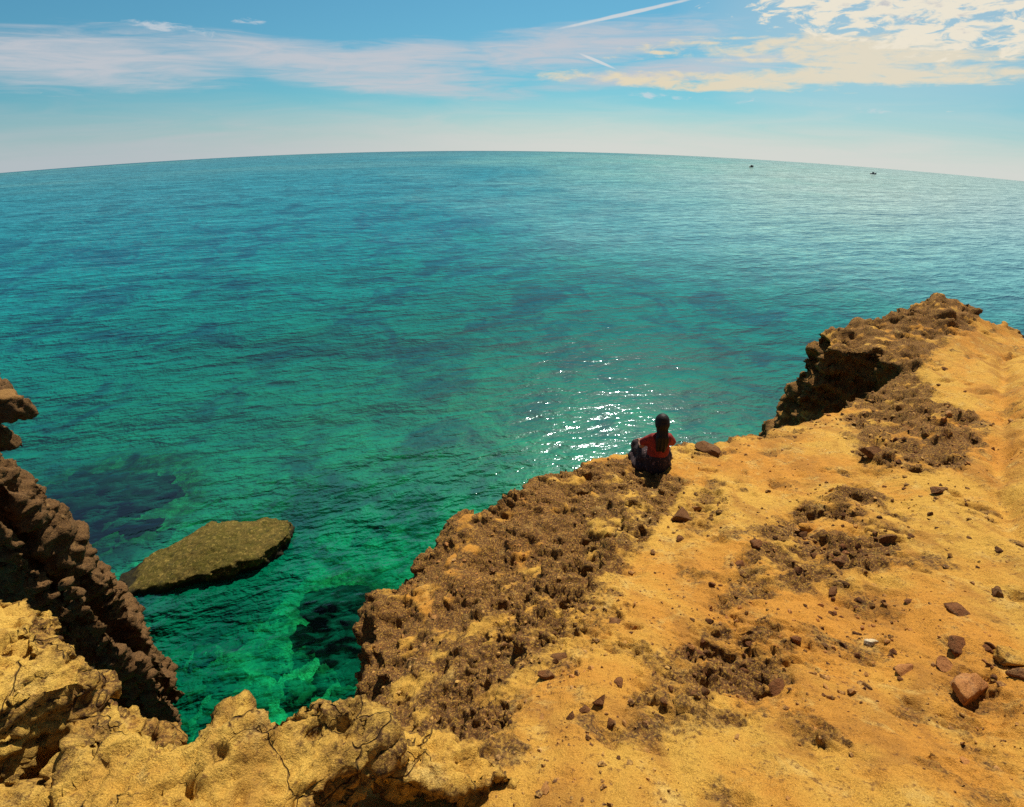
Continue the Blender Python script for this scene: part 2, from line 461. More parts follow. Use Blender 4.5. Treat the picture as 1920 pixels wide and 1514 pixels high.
def fine_rock(pits=.03, grit=.008, seed=0, s1=10.0, s2=23.0, fs=1.0, grainM=None):
    def f(v, n, r):
        v = v if grainM is None else (v @ grainM).astype(np.float32)
        d = grit * fbm(v * 13, 3, seed + 20, .6)
        r_in = r; r = r * (.50 + .75 * smooth(-.30, .38, fbm(v * .95, 3, seed + 90, .6)))
        m = r > .06
        if m.any():
            vm = v[m]; wob = .5 * fbm(vm * 7, 2, seed + 2)[:, None]
            w = worley(vm * s1 + wob, seed); d[m] -= pits * .7 * r[m] * smooth(.55, .05, w)
            w = worley(vm * s2 + wob, seed + 1); d[m] -= pits * .42 * r[m] * smooth(.55, .05, w)
            d[m] += pits * .45 * r[m] * fbm(vm * 5.5, 3, seed + 11, .6)
            wb = .25 * np.stack([fbm(vm * 5, 2, seed + 60), fbm(vm * 5, 2, seed + 63), fbm(vm * 5, 2, seed + 66)], 1)
            d[m] += pits * .44 * r[m] * facets(vm * np.array([4.6, 4.6, 6.5]) * fs + wb, seed)
            d[m] += pits * .26 * r[m] * facets(vm * np.array([11, 11, 15]) * fs + wb, seed + 1)
            d[m] += pits * .15 * r[m] * facets(vm * 27 + wb, seed + 2)
        return (d[:, None] * n).astype(np.float32), r_in
    return f

def land_rough(v):
    r = rough_mask(v[:, 0], v[:, 1])
    nz = fbm(np.c_[v[:, :2] * 3.2, np.zeros(len(v))], 4, 77, .6)
    nf = fbm(np.c_[v[:, :2] * 9.0, np.zeros(len(v))], 2, 78, .6)
    base = .55 * smooth(.28, .55, fbm(np.c_[v[:, :2] * 2.3, np.zeros(len(v))], 4, 79, .6))
    return np.clip(np.maximum(r * (1.0 + 1.3 * nz + .7 * nf), base), 0, 1)

gd = np.array([.78, -.62, 0]); gp = np.array([.62, .78, 0])      # the weathering runs in ribs down the flank
GRAIN = (.55 * np.outer(gd, gd) + 1.15 * np.outer(gp, gp) + np.outer([0, 0, 1], [0, 0, 1.0]))
land = build_rock('headland', [(OUT, H), ([p[:2] for p in SH], SHs, 4.0)], .05, .042, bottom=-.9, k=7.0, jag=.13, jagscale=2.6, seed=1,
                  mat=M_land, coarse=coarse_rock(land_rough, .12, .12, .07, 1, 1.8), fine=fine_rock(.052, .009, 1, 10, 25, 1.5, GRAIN), levels=(7.2, 4.0), cut=-.6)
tag(land, 'ochre limestone headland sloping down to the turquoise sea', 'headland', kind='structure')

# ------------------------------------------------------------------ foreground limestone slabs
def slab_disp(seed):
    def c(v, n):
        side = smooth(.3, .8, 1 - np.abs(n[:, 2]))
        d = .042 * fbm(v * 2.6, 3, seed, .5)
        d += .022 * np.clip(fbm(v * np.array([3, 3, 20]), 2, seed + 6) * 2, -1, .6) * side
        r = .18 + .55 * smooth(.05, .35, fbm(v * 3.1, 3, seed + 3)) * .55
        return d[:, None] * n, np.clip(np.maximum(r, .55 * side), 0, 1)
    def f(v, n, r):
        d = .010 * fbm(v * 8.0, 3, seed + 4, .6) + .006 * fbm(v * 26, 3, seed + 8, .6)
        wb = .2 * np.stack([fbm(v * 6, 2, seed + 60), fbm(v * 6, 2, seed + 63), fbm(v * 6, 2, seed + 66)], 1)
        d += .020 * facets(v * np.array([4.2, 4.2, 9]) + wb, seed) + .010 * facets(v * np.array([11, 11, 20]) + wb, seed + 1) + .0045 * facets(v * 26 + wb, seed + 2)
        w = worley(v * 10 + .6 * fbm(v * 8, 2, seed)[:, None], seed)
        d -= .042 * smooth(.46, .08, w) * smooth(-.05, .25, fbm(v * 2.6, 3, seed + 31))
        w = worley(v * 26 + .6 * fbm(v * 8, 2, seed)[:, None], seed)
        d -= .014 * smooth(.55, .05, w) * smooth(-.1, .2, fbm(v * 3.6, 2, seed + 33))
        return (d[:, None] * n).astype(np.float32), r
    return c, f

slabs = [
 ('limestone_slab', [(70,1440),(110,1402),(200,1382),(275,1376),(350,1386),(385,1358),(430,1322),(480,1332),(515,1350),(540,1335),(560,1325),(605,1310),(640,1308),(680,1300),(706,1335),(740,1362),(738,1385),(700,1410),(650,1440),(600,1474),(575,1500),(560,1580),(180,1600),(60,1500)],
  [(70,1440,-1.98),(430,1325,-1.92),(680,1300,-1.98),(740,1370,-2.02),(600,1470,-1.98),(300,1450,-1.90),(350,1580,-1.88)], .20, 'broad cracked yellow limestone slab jutting over the cove at the bottom edge', 2),
 ('limestone_slab', [(-120,1100),(0,1120),(40,1118),(68,1165),(96,1186),(90,1212),(120,1225),(150,1242),(146,1284),(110,1300),(60,1308),(0,1325),(-140,1340)],
  [(-100,1120,-1.82),(40,1125,-1.95),(150,1245,-1.95),(100,1290,-1.93),(0,1310,-1.86),(0,1200,-1.84)], .17, 'upper yellow rock slab at the left edge overhanging a dark gap', 3),
 ('limestone_slab', [(-150,1318),(0,1335),(60,1310),(150,1288),(185,1290),(232,1330),(282,1330),(276,1372),(232,1384),(150,1400),(112,1372),(60,1372),(20,1400),(0,1440),(-120,1470)],
  [(0,1340,-2.05),(150,1290,-2.10),(280,1335,-2.14),(270,1372,-2.12),(150,1395,-2.05),(0,1430,-2.02),(-100,1400,-1.98)], .22, 'orange tinted rock slab beside a dark hollow, below the upper slab', 4),
 ('limestone_slab', [(-150,1478),(0,1462),(30,1446),(62,1446),(80,1470),(180,1490),(210,1600),(-160,1640)],
  [(0,1465,-1.95),(60,1450,-1.97),(180,1495,-1.95),(0,1600,-1.90),(150,1600,-1.90)], .14, 'small pale rock slab in the bottom left corner', 5),
 ('limestone_slab', [(712,1412),(736,1388),(770,1382),(820,1382),(845,1398),(895,1410),(940,1428),(962,1452),(940,1456),(905,1464),(860,1472),(800,1466),(745,1462),(705,1452)],
  [(720,1400,-2.28),(820,1385,-2.32),(950,1450,-2.30),(850,1468,-2.27),(720,1450,-2.25)], .11, 'thin flat rock ledge with a dark shadow under its front lip', 6),
]
for nm, px, cp, th, lab, sd in slabs:
    poly = [P(a, b, Surf([P(*t) for t in cp])(*P(a, b, np.mean([t[2] for t in cp]))[:2])[0] - 10)[:2] for a, b in px]
    c_, f_ = slab_disp(sd * 7)
    s = build_rock(nm, [(poly, Surf([P(*t) for t in cp]))], .014, .012, thick=th, k=9.0, jag=.028, jagscale=7.0, seed=sd, mat=M_slab, coarse=c_, fine=f_)
    tag(s, lab, 'rock slab', 'pale limestone slabs in the foreground')

# ------------------------------------------------------------------ left cliff wall, rock at the left edge, boulder in the water
cliff_rough = lambda lo: (lambda v: np.clip(lo + .6 * (fbm(v * 1.7, 3, 70) + .4), 0, 1))

y0 = 5.15
crest = [(-330,915),(-150,930),(0,946),(50,972),(85,1020),(120,1052),(150,1072),(190,1082),(232,1090),(262,1160),(285,1240),(302,1310),(322,1390)]
cw = [Yp(a, b, y0) for a, b in crest]
back = []
for c_ in cw: back.append(np.array([c_[0] - .1, c_[1] + 1.5, c_[2] - 1.7]))
front = [np.array([c_[0], c_[1] - .25, c_[2] - .15]) for c_ in cw]
Cs = Surf(cw + back + front, .01)
cpoly = [np.array([c_[0] - .36, c_[1] - .12]) for c_ in cw] + [np.array([cw[-1][0] - .7, y0 + .2]), np.array([cw[8][0] - .6, y0 + .32]), np.array([cw[5][0] - .35, y0 + .5]), np.array([cw[2][0], y0 + .7]), np.array([cw[0][0], y0 + 1.2])]
cliff = build_rock('sea_cliff', [(cpoly, Cs, 22.0)], .04, .034, bottom=-.9, jag=.09, jagscale=2.2, seed=11, mat=M_cliff, coarse=coarse_rock(cliff_rough(.5), .15, .09, .10, 21, .9), fine=fine_rock(.042, .012, 21, 8, 19, .8), levels=(9.5,), cut=-.6)
tag(cliff, 'dark brown pitted cliff wall dropping into the cove beyond the foreground slabs', 'cliff')

yd = 7.6
YX = lambda a, b: Yp(a, b, yd)
tl = YX(-320, 690)
def tier(ex, ey, z, thick, depth, seed):     # one overhanging tier of the crag: right edge at pixel (ex, ey)
    e = YX(ex, ey)
    rad_ = lambda k, dx=0.0, dz=0.0: np.array([e[0] * k + dx, e[1] * k, e[2] + dz])
    sf = Surf([e, rad_(1.12, 0, -.15), rad_(.95, 0, -.1), [tl[0], yd - .5, z + .12], [tl[0] * 1.15, yd + 1.6, z + .05], [(e[0] + tl[0]) / 2, yd + .3, z + .1]], .01)
    pl = [e[:2] + [-.10, .0], rad_(1.05, -.20)[:2], rad_(1.05 + depth * .09, -.45)[:2], np.array([tl[0] * 1.15, yd + depth + .3]), np.array([tl[0], yd - .5]), rad_(.96, -.75)[:2], rad_(.985, -.3)[:2]]
    return heightfield_volume([(pl, sf, 9.0)], .04, None if thick else -.9, thick, 9.0, .10, 3.2, seed)
zt = YX(50, 742)[2]
tiers = [tier(50, 744, zt, .42, 1.1, 15), tier(16, 800, YX(16, 800)[2], .5, 1.0, 16), tier(-4, 848, YX(-4, 848)[2], .3, .9, 17), tier(-260, 880, YX(-260, 880)[2], None, .8, 18)]
vv, qq, n_ = [], [], 0
for tv, tq in tiers: vv.append(tv); qq.append(tq + n_); n_ += len(tv)
v, q = remeshed(np.concatenate(vv), np.concatenate(qq), .036)
q = q[v[q][:, :, 2].mean(1) > -.6]
stack = finish_rock('sea_crag', v, q, M_cliff, coarse_rock(cliff_rough(.4), .08, .06, .06, 35), fine_rock(.04, .012, 35, 7, 16), ())
tag(stack, 'jagged brown crag with an overhanging top cut off by the left edge', 'crag')

ep = [(222,1086),(262,1050),(330,1014),(368,990),(395,980),(470,974),(520,970),(546,974),(545,990),(532,1012),(500,1040),(420,1066),(345,1090),(285,1102),(240,1108)]
ez = lambda a: -9.96 + .25 * min(1, max(0, (a - 222) / 200.0))
EP = [P(a, b, ez(a)) for a, b in ep]
Es = Surf(EP + [P(400, 1025, -9.62), P(320, 1055, -9.74), P(480, 1000, -9.62)], .05)
boulder = build_rock('boulder', [([p[:2] for p in EP], Es, 16.0)], .04, .034, bottom=-1.8, jag=.14, jagscale=2.4, seed=19, mat=M_moss, coarse=coarse_rock(lambda v: np.full(len(v), .35), .12, .05, .05, 44), fine=fine_rock(.035, .015, 44, 9, 20))
tag(boulder, 'long wedge shaped boulder with a mossy top rising from the cove water', 'boulder')

# ------------------------------------------------------------------ seabed and rocks under water
nr, na = 130, 200
rr_ = np.r_[0, np.geomspace(1.0, 75, nr - 1)]
aa = np.linspace(-math.pi / 2 - .5, math.pi / 2 + .5, na)
R_, A_ = np.meshgrid(rr_, aa, indexing='ij')
X, Y = (R_ * np.sin(A_)).ravel(), (R_ * np.cos(A_)).ravel()
pf = np.c_[X, Y, np.zeros_like(X)]
Z = -1.25 - 3.4 * smooth(8, 36, R_.ravel()) + .35 * fbm(pf * .35, 3, 50) + .22 * fbm(pf * 1.3, 4, 52, .6) + .16 * np.abs(fbm(pf * 3.1, 2, 53)) + sea_z(X, Y)
idx = np.arange(nr * na).reshape(nr, na)
qb = np.stack([idx[:-1, :-1], idx[:-1, 1:], idx[1:, 1:], idx[1:, :-1]], -1).reshape(-1, 4)[:, ::-1]
m, nt = nodes('seabed_sand'); T = NT(nt)
pos = T.n('ShaderNodeNewGeometry').outputs['Position']
pn = T.ss(T.noise(pos, .30, 6, .62, .6), .46, .60)
pm = T.ss(T.noise(pos, 1.6, 6, .7, .5), .42, .62)
c = T.mix(T.math('MULTIPLY', pm, .8), (.52, .55, .36), (.10, .125, .07))
rk = T.ss(T.voro(T.n('ShaderNodeMapping').outputs[0], 1.0), 0, 1) if False else T.ss(T.noise(pos, 3.2, 6, .7, .8), .44, .60)
c = T.mix(T.math('MULTIPLY', rk, .7), c, (.075, .09, .06))
ln_ = T.n('ShaderNodeVectorMath', operation='LENGTH'); T.put(ln_.inputs[0], pos)
c = T.mix(T.math('MULTIPLY', pn, T.ss(ln_.outputs['Value'], 8, 14, .25, .85)), c, (.035, .045, .05))
c = T.mix(T.ss(T.noise(pos, 9, 5, .7), .45, .7, 0, .6), c, (.06, .07, .05))
bs = T.n('ShaderNodeBsdfPrincipled'); T.put(bs.inputs['Base Color'], c); bs.inputs['Roughness'].default_value = .95
T.put(bs.inputs['Normal'], T.bump(T.noise(pos, 7, 6, .7), 1.0, .12))
nt.links.new(bs.outputs[0], T.n('ShaderNodeOutputMaterial').inputs[0])
seabed = mesh_from('seabed', np.c_[X, Y, Z], qb, m); tag(seabed, 'pale sandy sea floor seen through the green water', 'sea floor', kind='structure')

def blob(name, center, size, rot, seed, mat, sub=4, amp=.25, pits=.06, sq=2.6, parent=None):
    bm = bmesh.new(); bmesh.ops.create_icosphere(bm, subdivisions=sub, radius=1)
    v = np.array([x.co[:] for x in bm.verts], np.float32); f = np.array([[x.index for x in p.verts] for p in bm.faces]); bm.free()
    nl = (np.abs(v) ** sq).sum(1) ** (1 / sq); v = v / nl[:, None]
    nn = v / np.linalg.norm(v, axis=1, keepdims=True)
    v = v + nn * (amp * fbm(v * 1.2 + seed * 3.1, 4, seed, .55))[:, None]
    v = v * np.array(size)
    v = v + nn * (pits * fbm(v * 5 / max(.2, max(size)) + seed, 3, seed + 4, .6, True))[:, None] * max(size)
    c, s = math.cos(rot), math.sin(rot)
    v = v @ np.array([[c, s, 0], [-s, c, 0], [0, 0, 1]], np.float32)
    o = mesh_from(name, v, f, mat, {'rough': np.full(len(v), .4)}, parent=parent)
    o.location = center
    return o

def W(px, py, z): return P(px, py, z - 10)
a_, b_ = W(75, 930, -.8), W(300, 925, -.8)
o = blob('submerged_reef', W(190, 935, -.95), (1.75, 1.1, .42), .1, 3, M_reef, 5, .42, .10, 2.0)
tag(o, 'large dark purple reef patch under the water near the left edge', 'reef')
o = blob('submerged_rock', W(650, 1142, -.62), (.95, .50, .30), -.25, 5, M_reef, 5, .35, .08)
tag(o, 'dark rock just under the surface against the foot of the headland', 'submerged rock')
spots = [(340,1180,.5),(390,1230,.42),(455,1190,.45),(520,1170,.3),(430,1290,.5),(520,1260,.42),(575,1225,.38),(350,1300,.45),(610,1270,.35),(480,1330,.42),(660,1240,.3),(330,1240,.35),(560,1300,.4),(400,1340,.4),(300,1170,.4),(640,1310,.3),
         (270,1030,.6),(200,1030,.5),(160,1005,.5),(690,1000,.5)]
for i, (a, b, s) in enumerate(spots):
    near = i < 16
    o = blob('submerged_rock', W(a, b, -1.15 if near else -1.4), (s * RNG.uniform(.55, .95), s * RNG.uniform(.5, .75), s * RNG.uniform(.4, .6)), RNG.uniform(0, 3), 60 + i, M_wet, 4, .75, .12, 2.0)
    tag(o, 'small dark rock on the cove bottom between the cliff and the headland' if near else 'dark rock on the sea floor around the mossy boulder', 'submerged rock', 'rocks on the cove bottom' if near else 'dark rocks around the mossy boulder')

# ------------------------------------------------------------------ sea
nr, na = 210, 360
rr_ = np.r_[0.0, np.geomspace(1.0, 300, nr - 1)]
aa = np.linspace(0, 2 * math.pi, na, endpoint=False)
R_, A_ = np.meshgrid(rr_, aa, indexing='ij')
X, Y = (R_ * np.sin(A_)).ravel(), (R_ * np.cos(A_)).ravel()
idx = np.arange(nr * na).reshape(nr, na); nx_ = np.roll(idx, -1, 1)
qs = np.stack([idx[:-1], nx_[:-1], nx_[1:], idx[1:]], -1).reshape(-1, 4)[:, ::-1]
m, nt = nodes('sea_water'); T = NT(nt)
pos = T.n('ShaderNodeNewGeometry').outputs['Position']
sep = T.n('ShaderNodeSeparateXYZ'); T.put(sep.inputs[0], pos)
ln = T.n('ShaderNodeVectorMath', operation='LENGTH'); T.put(ln.inputs[0], T.vmul(pos, (1, 1, 0))); rad = ln.outputs['Value']
lr = T.math('LOGARITHM', T.math('MAXIMUM', rad, 1.0), 10.0)          # 0 .. 2.3
f = T.lin(lr, .6, 2.25)
body = T.ramp(f, [(0, (.001, .25, .12)), (.28, (.001, .275, .135)), (.46, (.001, .215, .145)), (.62, (.002, .185, .175)), (.76, (.02, .205, .25)), (.9, (.045, .195, .26)), (1, (.015, .075, .14))])
rotm = T.n('ShaderNodeMapping'); T.put(rotm.inputs['Vector'], pos); rotm.inputs['Rotation'].default_value = (0, 0, math.radians(-14)); wp = rotm.outputs[0]
patch = T.math('MULTIPLY', T.ss(T.noise(pos, .30, 8, .68, .8), .47, .60), T.ss(f, .95, .65))
body = T.mix(T.math('MULTIPLY', patch, .75), body, (.003, .055, .075))
green = T.math('MULTIPLY', T.ss(T.noise(pos, .17, 4, .6), .5, .68), T.ss(f, .78, .5))
body = T.mix(T.math('MULTIPLY', green, .55), body, (.003, .22, .125))
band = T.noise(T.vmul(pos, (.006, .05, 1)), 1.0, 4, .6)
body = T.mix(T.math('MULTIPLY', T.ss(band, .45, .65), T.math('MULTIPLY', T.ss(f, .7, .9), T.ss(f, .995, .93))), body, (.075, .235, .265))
# waves
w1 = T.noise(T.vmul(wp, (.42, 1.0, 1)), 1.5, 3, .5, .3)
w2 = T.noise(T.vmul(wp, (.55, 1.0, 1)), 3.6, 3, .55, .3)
w3 = T.noise(wp, 11.0, 2, .5)
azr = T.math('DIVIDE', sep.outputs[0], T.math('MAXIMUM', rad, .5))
sheen = T.math('MULTIPLY', T.ss(T.math('ADD', azr, T.math('MULTIPLY', T.math('SUBTRACT', T.noise(pos, .07, 5, .6), .5), .9)), -.25, .38), T.math('MULTIPLY', T.ss(f, .50, .66), T.ss(f, .98, .84, .35, 1.0)))  # mask for sky glare on the right-hand water, painted into the body colour
body = T.mix(T.math('MULTIPLY', sheen, .85), body, (.18, .40, .36))
silver_sheen = T.math('MULTIPLY', T.ss(T.math('ADD', azr, T.math('MULTIPLY', T.math('SUBTRACT', T.noise(pos, .09, 4, .6), .5), .6)), .05, .6), T.ss(f, .60, .80))  # silvery reflection farther right, likewise painted as body colour
body = T.mix(T.math('MULTIPLY', silver_sheen, .75), body, (.36, .45, .44))
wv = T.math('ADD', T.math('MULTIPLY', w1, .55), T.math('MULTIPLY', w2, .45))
body = T.mix(1.0, body, T.mix(T.lin(wv, .36, .64), (.62, .66, .68), (1.6, 1.52, 1.48)), 'MULTIPLY')  # light through the waves painted in: crests lighter, troughs darker
w0 = T.noise(T.vmul(wp, (.3, 1.0, 1)), .28, 2, .5)
h = T.math('ADD', T.math('MULTIPLY', w1, .24), T.math('MULTIPLY', w2, .11))
h = T.math('ADD', h, T.math('MULTIPLY', w3, .022)); h = T.math('ADD', h, T.math('MULTIPLY', w0, .6))
bs_ = T.ss(f, 1.0, .35, .15, .285)
bn = T.bump(h, bs_, 1.0)
dif = T.n('ShaderNodeBsdfDiffuse'); T.put(dif.inputs[0], body); T.put(dif.inputs['Normal'], T.bump(h, 1.0, 3.2))
tr = T.n('ShaderNodeBsdfTransparent'); tr.inputs[0].default_value = (.13, .86, .55, 1)
def shoal(c, r0, r1, k):                       # thin water over a shoal hides less of what lies below
    sb = T.n('ShaderNodeVectorMath', operation='SUBTRACT'); T.put(sb.inputs[0], T.vmul(pos, (1, 1, 0))); sb.inputs[1].default_value = (c[0], c[1], 0)
    le = T.n('ShaderNodeVectorMath', operation='LENGTH'); T.put(le.inputs[0], sb.outputs[0])
    return T.ss(le.outputs['Value'], r0, r1, 0, k)
thin = T.math('ADD', shoal(W(190, 945, 0), 3.0, 2.0, .52), shoal(W(645, 1150, 0), 1.5, .9, .30))
thin = T.math('ADD', thin, shoal(W(400, 1110, 0), 1.9, 1.0, .16))
clear = T.math('MULTIPLY', T.math('ADD', thin, T.math('ADD', T.ss(rad, 42, 12, 0, .64), T.ss(rad, 10.5, 6.5, 0, .28))), T.math('MULTIPLY', T.lin(w2, .3, .7, .7, 1.1), T.lin(w1, .3, .7, .75, 1.1)))
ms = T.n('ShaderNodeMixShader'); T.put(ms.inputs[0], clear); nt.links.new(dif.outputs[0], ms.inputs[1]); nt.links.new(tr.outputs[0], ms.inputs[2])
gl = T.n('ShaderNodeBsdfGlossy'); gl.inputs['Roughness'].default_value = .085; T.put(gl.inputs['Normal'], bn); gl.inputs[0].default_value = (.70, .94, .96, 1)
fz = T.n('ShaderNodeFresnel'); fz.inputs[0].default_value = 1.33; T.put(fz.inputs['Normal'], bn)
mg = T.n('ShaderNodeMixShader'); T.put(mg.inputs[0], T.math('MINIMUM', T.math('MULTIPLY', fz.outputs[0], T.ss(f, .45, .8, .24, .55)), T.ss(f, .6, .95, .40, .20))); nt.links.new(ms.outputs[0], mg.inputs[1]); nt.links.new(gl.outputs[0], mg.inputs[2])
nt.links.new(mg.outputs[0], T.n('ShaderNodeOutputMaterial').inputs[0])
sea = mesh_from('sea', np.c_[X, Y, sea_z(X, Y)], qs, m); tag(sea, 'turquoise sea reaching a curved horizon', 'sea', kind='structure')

# ------------------------------------------------------------------ things standing on the headland
bpy.context.view_layer.update()
def ground(px, py):
    d = Vector(ray(px, py)).normalized(); ok, loc, nrm, _ = land.ray_cast(Vector(EYE), d)
    if not ok: loc, nrm = Vector(hit(px, py)), Vector((0, 0, 1))
    return loc, nrm

def plain(name, col, rough=.8, bump=0, scale=40, col2=None, spec=.3):
    m, nt = nodes(name); T = NT(nt); tc = T.n('ShaderNodeTexCoord').outputs['Object']
    bs = T.n('ShaderNodeBsdfPrincipled'); bs.inputs['Roughness'].default_value = rough; bs.inputs['Specular IOR Level'].default_value = spec
    n = T.noise(tc, scale, 4, .6)
    T.put(bs.inputs['Base Color'], T.mix(T.ss(n, .42, .6), tuple(col), tuple(col2 or [x * .75 for x in col])))
    if bump: T.put(bs.inputs['Normal'], T.bump(n, .6, bump))
    nt.links.new(bs.outputs[0], T.n('ShaderNodeOutputMaterial').inputs[0]); return m

def skin(name, joints, bones, root, mat, parent, sub=2, post=None):
    me = bpy.data.meshes.new('tmp'); names = list(joints)
    me.from_pydata([joints[k][0] for k in names], [(names.index(a), names.index(b)) for a, b in bones], [])
    o = bpy.data.objects.new('tmp', me); COL.objects.link(o)
    o.modifiers.new('s', 'SKIN'); sd_ = o.modifiers.new('u', 'SUBSURF'); sd_.levels = sub; sd_.render_levels = sub
    for i, k in enumerate(names):
        r = joints[k][1]; me.skin_vertices[0].data[i].radius = r if isinstance(r, tuple) else (r, r)
        me.skin_vertices[0].data[i].use_root = (k == root)
    dg = bpy.context.evaluated_depsgraph_get()
    nm = bpy.data.meshes.new_from_object(o.evaluated_get(dg)); bpy.data.objects.remove(o)
    nm.name = name
    for p in nm.polygons: p.use_smooth = True
    if post: post(nm)
    nm.materials.clear(); nm.materials.append(mat)
    r = bpy.data.objects.new(name, nm); COL.objects.link(r); r.parent = parent; return r

def union_blob(name, parts, voxel, mat, parent, it=4, post=None):
    vs_, fs_, n0 = [], [], 0
    bm = bmesh.new(); bmesh.ops.create_icosphere(bm, subdivisions=3, radius=1)
    bv = np.array([x.co[:] for x in bm.verts], np.float32); bf = np.array([[x.index for x in p.verts] for p in bm.faces]); bm.free()
    for c, r in parts:
        vs_.append(bv * np.array(r) + np.array(c)); fs_.append(bf + n0); n0 += len(bv)
    v, q = remeshed(np.concatenate(vs_), np.concatenate(fs_), voxel)
    v = relax(v, q, it)
    if post: v = post(v)
    return mesh_from(name, v, q, mat, parent=parent)

M_skin = plain('skin', (.36, .17, .10), .6, spec=.35)
M_hair = plain('dark_hair', (.009, .006, .006), .6, .004, 60, (.016, .010, .008), .25)
M_top = plain('red_top', (.27, .028, .020), .85, .004, 18, (.17, .018, .014))
m, nt = nodes('patterned_cloth'); T = NT(nt); tc = T.n('ShaderNodeTexCoord').outputs['Object']
vv_ = T.voro(tc, 26); c = T.mix(T.ss(vv_, .32, .22), (.026, .011, .012), (.17, .09, .085))
c = T.mix(T.ss(T.noise(tc, 7, 3), .45, .6, 0, .8), c, (.022, .010, .011))
bs = T.n('ShaderNodeBsdfPrincipled'); T.put(bs.inputs['Base Color'], c); bs.inputs['Roughness'].default_value = .9
T.put(bs.inputs['Normal'], T.bump(T.noise(T.vmul(tc, (9, 9, 3)), 1, 4), .8, .03)); nt.links.new(bs.outputs[0], T.n('ShaderNodeOutputMaterial').inputs[0]); M_skirt = m

g, _ = ground(1228, 874)
person = bpy.data.objects.new('person', None); COL.objects.link(person); person.empty_display_size = .2
person.scale = (.83, .83, .88); person.location = (g.x, g.y, g.z - .01); person.rotation_euler = (0, 0, math.radians(2))
tag(person, 'person with long dark hair, red top and patterned skirt sitting on the cliff edge', 'person')
J = dict(pel=((0, 0, .12), .12), sp=((0, -.015, .27), (.105, .085)), ch=((0, 0, .42), (.125, .09)), nb=((0, .02, .53), (.055, .05)), nk=((0, .04, .585), .042), hd=((0, .065, .665), (.068, .08)), ht=((0, .055, .745), (.06, .07)),
 ls=((-.145, .01, .485), .045), le=((-.225, .06, .30), .034), lw=((-.20, .24, .23), .023), lp=((-.18, .29, .235), (.034, .016)),
 rs=((.145, .01, .485), .045), re=((.225, .10, .30), .034), rw=((.17, .30, .29), .023), rp=((.155, .355, .285), (.034, .016)),
 lh=((-.085, .03, .115), .085), lk=((-.20, .32, .15), .055), la=((-.15, .44, .06), .037), lf=((-.10, .56, .035), .03),
 rh=((.085, .03, .115), .085), rk=((.17, .40, .22), .055), ra=((.06, .48, .06), .037), rf=((.03, .60, .035), .03))
Bn = [('pel','sp'),('sp','ch'),('ch','nb'),('nb','nk'),('nk','hd'),('hd','ht'),('ch','ls'),('ls','le'),('le','lw'),('lw','lp'),('ch','rs'),('rs','re'),('re','rw'),('rw','rp'),('pel','lh'),('lh','lk'),('lk','la'),('la','lf'),('pel','rh'),('rh','rk'),('rk','ra'),('ra','rf')]
for sgn, p_ in ((-1, 'l'), (1, 'r')):
    bx, by, bz = J[p_ + 'p'][0]
    for i, (off, ln_) in enumerate(((-.026, .06), (-.009, .072), (.009, .068), (.026, .052))):
        a1 = '%sf%d' % (p_, i); J[a1 + 'a'] = ((bx + off, by + .03 + ln_ * .4, bz + .002), .0085); J[a1 + 'b'] = ((bx + off * 1.1, by + .03 + ln_ * .85, bz - .03 - .004 * i), .007)
        Bn += [(p_ + 'p', a1 + 'a'), (a1 + 'a', a1 + 'b')]
    J[p_ + 'ta'] = ((bx - sgn * .042, by - .005, bz - .008), .010); J[p_ + 'tb'] = ((bx - sgn * .055, by + .03, bz - .02), .008)
    Bn += [(p_ + 'p', p_ + 'ta'), (p_ + 'ta', p_ + 'tb')]
def face(me):                                   # nose, chin, brow, mouth and ears pushed out of the head
    for v_ in me.vertices:
        x, y, z = v_.co
        if y > .09 and z > .58:
            v_.co.y += .022 * math.exp(-((x / .012) ** 2 + ((z - .665) / .018) ** 2)) + .010 * math.exp(-((x / .022) ** 2 + ((z - .605) / .014) ** 2)) + .006 * math.exp(-((x / .02) ** 2 + ((z - .632) / .006) ** 2)) - .008 * math.exp(-(((abs(x) - .027) / .012) ** 2 + ((z - .688) / .010) ** 2))
        if abs(x) > .045 and z > .60: v_.co.x += math.copysign(.014, x) * math.exp(-(((y - .06) / .018) ** 2 + ((z - .672) / .028) ** 2))
skin('body', J, Bn, 'pel', M_skin, person, 2, face)
for sx in (-1, 1):
    o = blob('eye', (sx * .026, .128, .688), (.009, .006, .006), 0, 3, M_hair, 2, 0, 0, 2, person)
def along(a, b, ra, rb, n=6): return [(tuple(np.array(a) + (np.array(b) - np.array(a)) * t), tuple(np.array(ra) + (np.array(rb) - np.array(ra)) * t)) for t in np.linspace(0, 1, n)]
def folds(amp, fr):
    def f(v):
        n = fbm(v * np.array([fr, fr, fr * .5]), 3, 5); c = v.mean(0) * [1, 1, 0] + [0, 0, .1]
        d = v - c; d /= np.linalg.norm(d, axis=1, keepdims=True) + 1e-6
        return v + d * (amp * n)[:, None]
    return f
union_blob('top', along((0, -.005, .20), (0, 0, .44), (.150, .125, .09), (.165, .120, .09)) + along((-.12, .005, .475), (-.205, .065, .37), (.07, .07, .07), (.058, .058, .058)) + along((.12, .005, .475), (.20, .065, .37), (.07, .07, .07), (.058, .058, .058)) + [((0, .012, .505), (.10, .075, .05))], .014, M_top, person, 4, folds(.012, 9))
